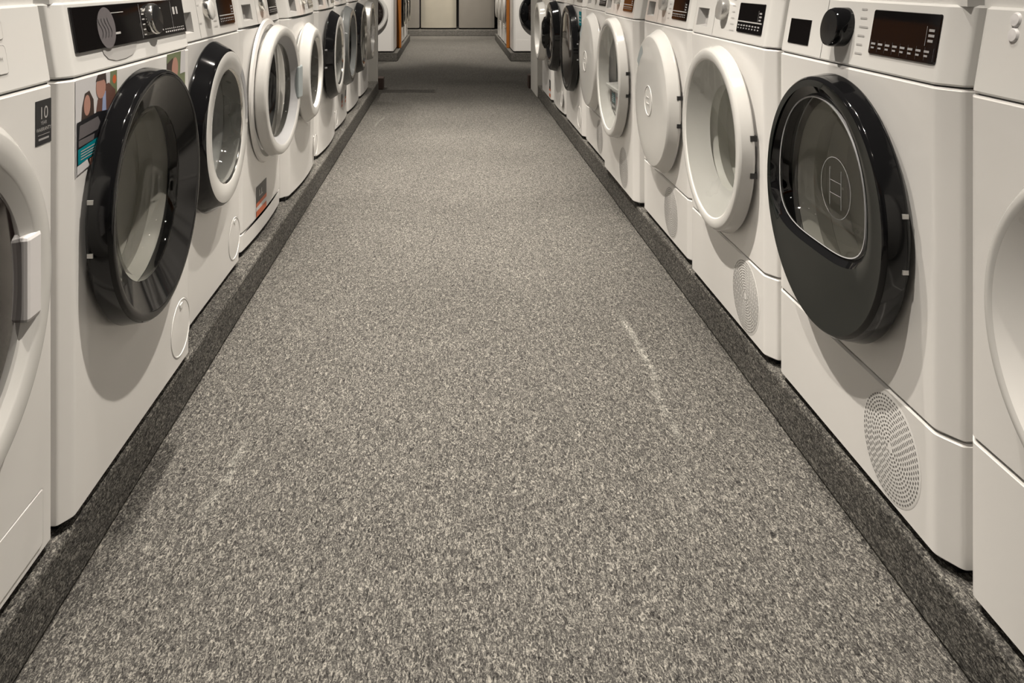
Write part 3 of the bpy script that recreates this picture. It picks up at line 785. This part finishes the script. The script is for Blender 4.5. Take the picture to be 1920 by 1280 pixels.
machine('washing_machine', 'white washer facing the aisle on far left plinth, black porthole', 'washing machine', (-.95, 9.27, PZ), 0, .60, -1,
        A(kind='glass', z=.455, R=.238, rf=.232, t=.04, ri=.20, rg=.185, tg=.03, rim='doorwhite', face='doorwhite', cone='silver', glass='tinted', bowl='disc'), detail=False)
machine('washing_machine', 'white washer facing the aisle on far right plinth, black door ring', 'washing machine', (1.04, 9.27, PZ), 0, .60, 1,
        A(kind='glass', z=.465, R=.236, rf=.22, t=.05, ri=.17, rg=.15, tg=.03, rim='black', face='black', cone='black', glass='tinted', bowl='disc', handle='bump'), detail=False,
        extra=lambda r, P, FL, w: plate(FL, rrect(-.27, .2, .02, .15, .004), 0, .002).build('service_flap', M['white'], r))
board('divider_board', 'upright orange board behind the far left washer', 'board', -1.4, -.60, 9.88, 9.96, PZ, 1.6, M['orangedim'])
board('divider_board', 'upright orange board behind the far right washer', 'board', .705, 1.5, 9.88, 9.96, PZ, 1.6, M['orangedim'])
n3 = ('nearest the orange board', 'in the middle', 'nearest the refrigerators')
for i in range(3):
    d0 = 10.0+.70*i
    machine('washing_machine', 'white washer with black door in the far left row, '+n3[i], 'washing machine', (-.632, d0+.33, PZ), LR, .62, -1,
            A(kind='glass', z=.46, R=.235, rf=.215, t=.05, ri=.17, rg=.15, tg=.03, rim='black' if i == 0 else 'chrome', face='chrome', cone='black', glass='tinted', bowl='disc'),
            detail=False, group='machines in the far left row')
    machine('tumble_dryer', 'white dryer with white door in the far right row, '+n3[i], 'tumble dryer', (.722, d0+.33, PZ), RR, .62, 1,
            A(kind='solid', z=.50, R=.225, rf=.20, t=.045, rim='doorwhite', face='doorwhite', handle='notch'), seam=.235, detail=False, group='machines in the far right row')

def fridge(label, x0, x1, m, curve):
    w = x1-x0
    t = thing('refrigerator', label, 'refrigerator', ((x0+x1)/2, 13.42, PZ), 0, 'refrigerators on the back plinth')
    h = w/2
    MB().box(-h, h, .06, .66, .03, 1.78).build('cabinet', M['stickgrey'], t, bevel=.006)
    MB().box(-h+.03, h-.03, .05, .6, 0, .03).build('base', M['blacksat'], t)
    for (z0, z1) in ((.026, .70), (.712, 1.78)):
        d = MB(); n = 14; vs = []
        for k in range(n+1):
            x = -h+.003+(w-.006)*k/n; y = curve*((2*x/w)**2) + (.012 if k in (0, n) else 0)
            vs.append((x, y))
        P_ = [(x, y, z) for z in (z0, z1) for x, y in vs]
        d.add(P_, [(k, k+1, n+2+k, n+1+k) for k in range(n)], 0, True)
        d.add([(x, y, z0) for x, y in vs]+[(h-.003, .058, z0), (-h+.003, .058, z0)], [tuple(range(n+3))])
        d.add([(x, y, z1) for x, y in vs]+[(h-.003, .058, z1), (-h+.003, .058, z1)], [tuple(range(n+3))])
        for x, y in (vs[0], vs[-1]): d.quad((x, y, z0), (x, .058, z0), (x, .058, z1), (x, y, z1))
        dd = d.build('door', m, t)
        hz0, hz1 = (z1-.10, z1-.06) if z0 < .1 else (z0+.06, z0+.10)
        MB().box(-h*.6, h*.6, -.045, -.03, hz0+.01, hz1-.01).box(-h*.6, -h*.6+.02, -.03, .03, hz0+.01, hz1-.01).box(h*.6-.02, h*.6, -.03, .03, hz0+.01, hz1-.01).build('handle', M['chrome'], dd, bevel=.003)
fridge('narrowest visible grey refrigerator, half hidden behind the far left row', -1.09, -.505, M['fgrey'], .004)
fridge('bright stainless steel refrigerator in the middle of the back plinth', -.485, .115, M['fsteel'], .035)
fridge('flat grey steel refrigerator beside the bright stainless one', .155, .755, M['fgrey'], .004)

# gondola backs behind the two rows; their orange header boards show as reflections in the glossy fascias
for sgn, lab in ((-1, 'left'), (1, 'right')):
    x = -1.34 if sgn < 0 else 1.46
    g = board('gondola_back', 'long grey board standing behind the %s machine row' % lab, 'board', x-.02, x+.02, -.5, 5.5, PZ, 1.12, M['stickgrey'])
    for y0, y1 in ((-.3, 1.2), (2.9, 4.2), (4.7, 5.45)):
        MB().box(-.03, .03, y0-2.5, y1-2.5, 1.02, 1.30).build('header_board', M['orange'], g, bevel=.004)

# ------------------------------------------------------------------ light
w = bpy.data.worlds.new('world'); SC.world = w; w.use_nodes = True
w.node_tree.nodes['Background'].inputs[0].default_value = (1, .93, .86, 1)
w.node_tree.nodes['Background'].inputs[1].default_value = .075
def spot(x, y, z, e, size=120, rad=.05, col=(1, .925, .82), tx=None, ty=None):
    l = bpy.data.lights.new('ceiling_or_fill_spot', 'SPOT'); l.energy = e; l.spot_size = R_(size); l.spot_blend = 1; l.shadow_soft_size = rad; l.color = col
    o = bpy.data.objects.new('ceiling_or_fill_spot', l); C.objects.link(o); o.location = (x, y, z)
    from mathutils import Vector
    d = Vector(((tx if tx is not None else x), (ty if ty is not None else y), 0)) - o.location
    o.rotation_euler = d.to_track_quat('-Z', 'Y').to_euler()
    return o
for x, y, e in ((.34, -.05, 170), (-.40, .85, 300), (.38, 1.45, 390), (-.44, 2.10, 560), (.36, 2.95, 340), (-.36, 3.70, 350), (.34, 4.45, 300), (-.28, 5.2, 260), (.3, 6.0, 150)):
    spot(x, y, 3.0, e, size=55, rad=.025, tx=-.42*x)
for x, y, e in ((-.1, 10.6, 330), (.15, 12.0, 420)):
    spot(x, y, 3.0, e, size=100, rad=.03)
spot(-1.5, 6.7, 3.0, 150, size=80, rad=.025, tx=-.4)
spot(-.25, 11.0, 3.0, 800, size=50, rad=.03, tx=-.2, ty=14.4)  # unseen lamp, added to brighten the refrigerators
for sx in (-1, 1):
    spot(sx*.75, 7.4, 3.0, 420, size=44, rad=.03, tx=sx*.98, ty=9.75)  # unseen pair added to light the washers facing the cross aisle
for y, e in ((2.7, 170), (3.4, 390), (4.3, 520), (5.3, 430)):
    spot(0, y, 3.05, e, size=40, rad=.04)
for y, e in ((.2, 38), (2.0, 38), (3.8, 38), (5.6, 38), (8.2, 30)):
    spot(-2.5, y, 3.1, e, rad=.05, size=140); spot(2.6, y+.5, 3.1, e, rad=.05, size=140)  # unseen side rows added as fill for the machine fronts

# ------------------------------------------------------------------ camera
cam = bpy.data.cameras.new('camera'); co = bpy.data.objects.new('camera', cam); C.objects.link(co)
co.location = (0, 0, .97); co.rotation_euler = (R_(90), 0, 0)
cam.sensor_width = 36; cam.lens = 1500*36/1920
cam.shift_x = (960-843)/1920; cam.shift_y = -(640+42)/1920
cam.clip_start = .02
SC.camera = co
SC.view_settings.view_transform = 'Standard'
SC.view_settings.look = 'None'
SC.view_settings.exposure = 0
SC.cycles.use_denoising = True
SC.cycles.max_bounces = 8
SC.cycles.transparent_max_bounces = 12
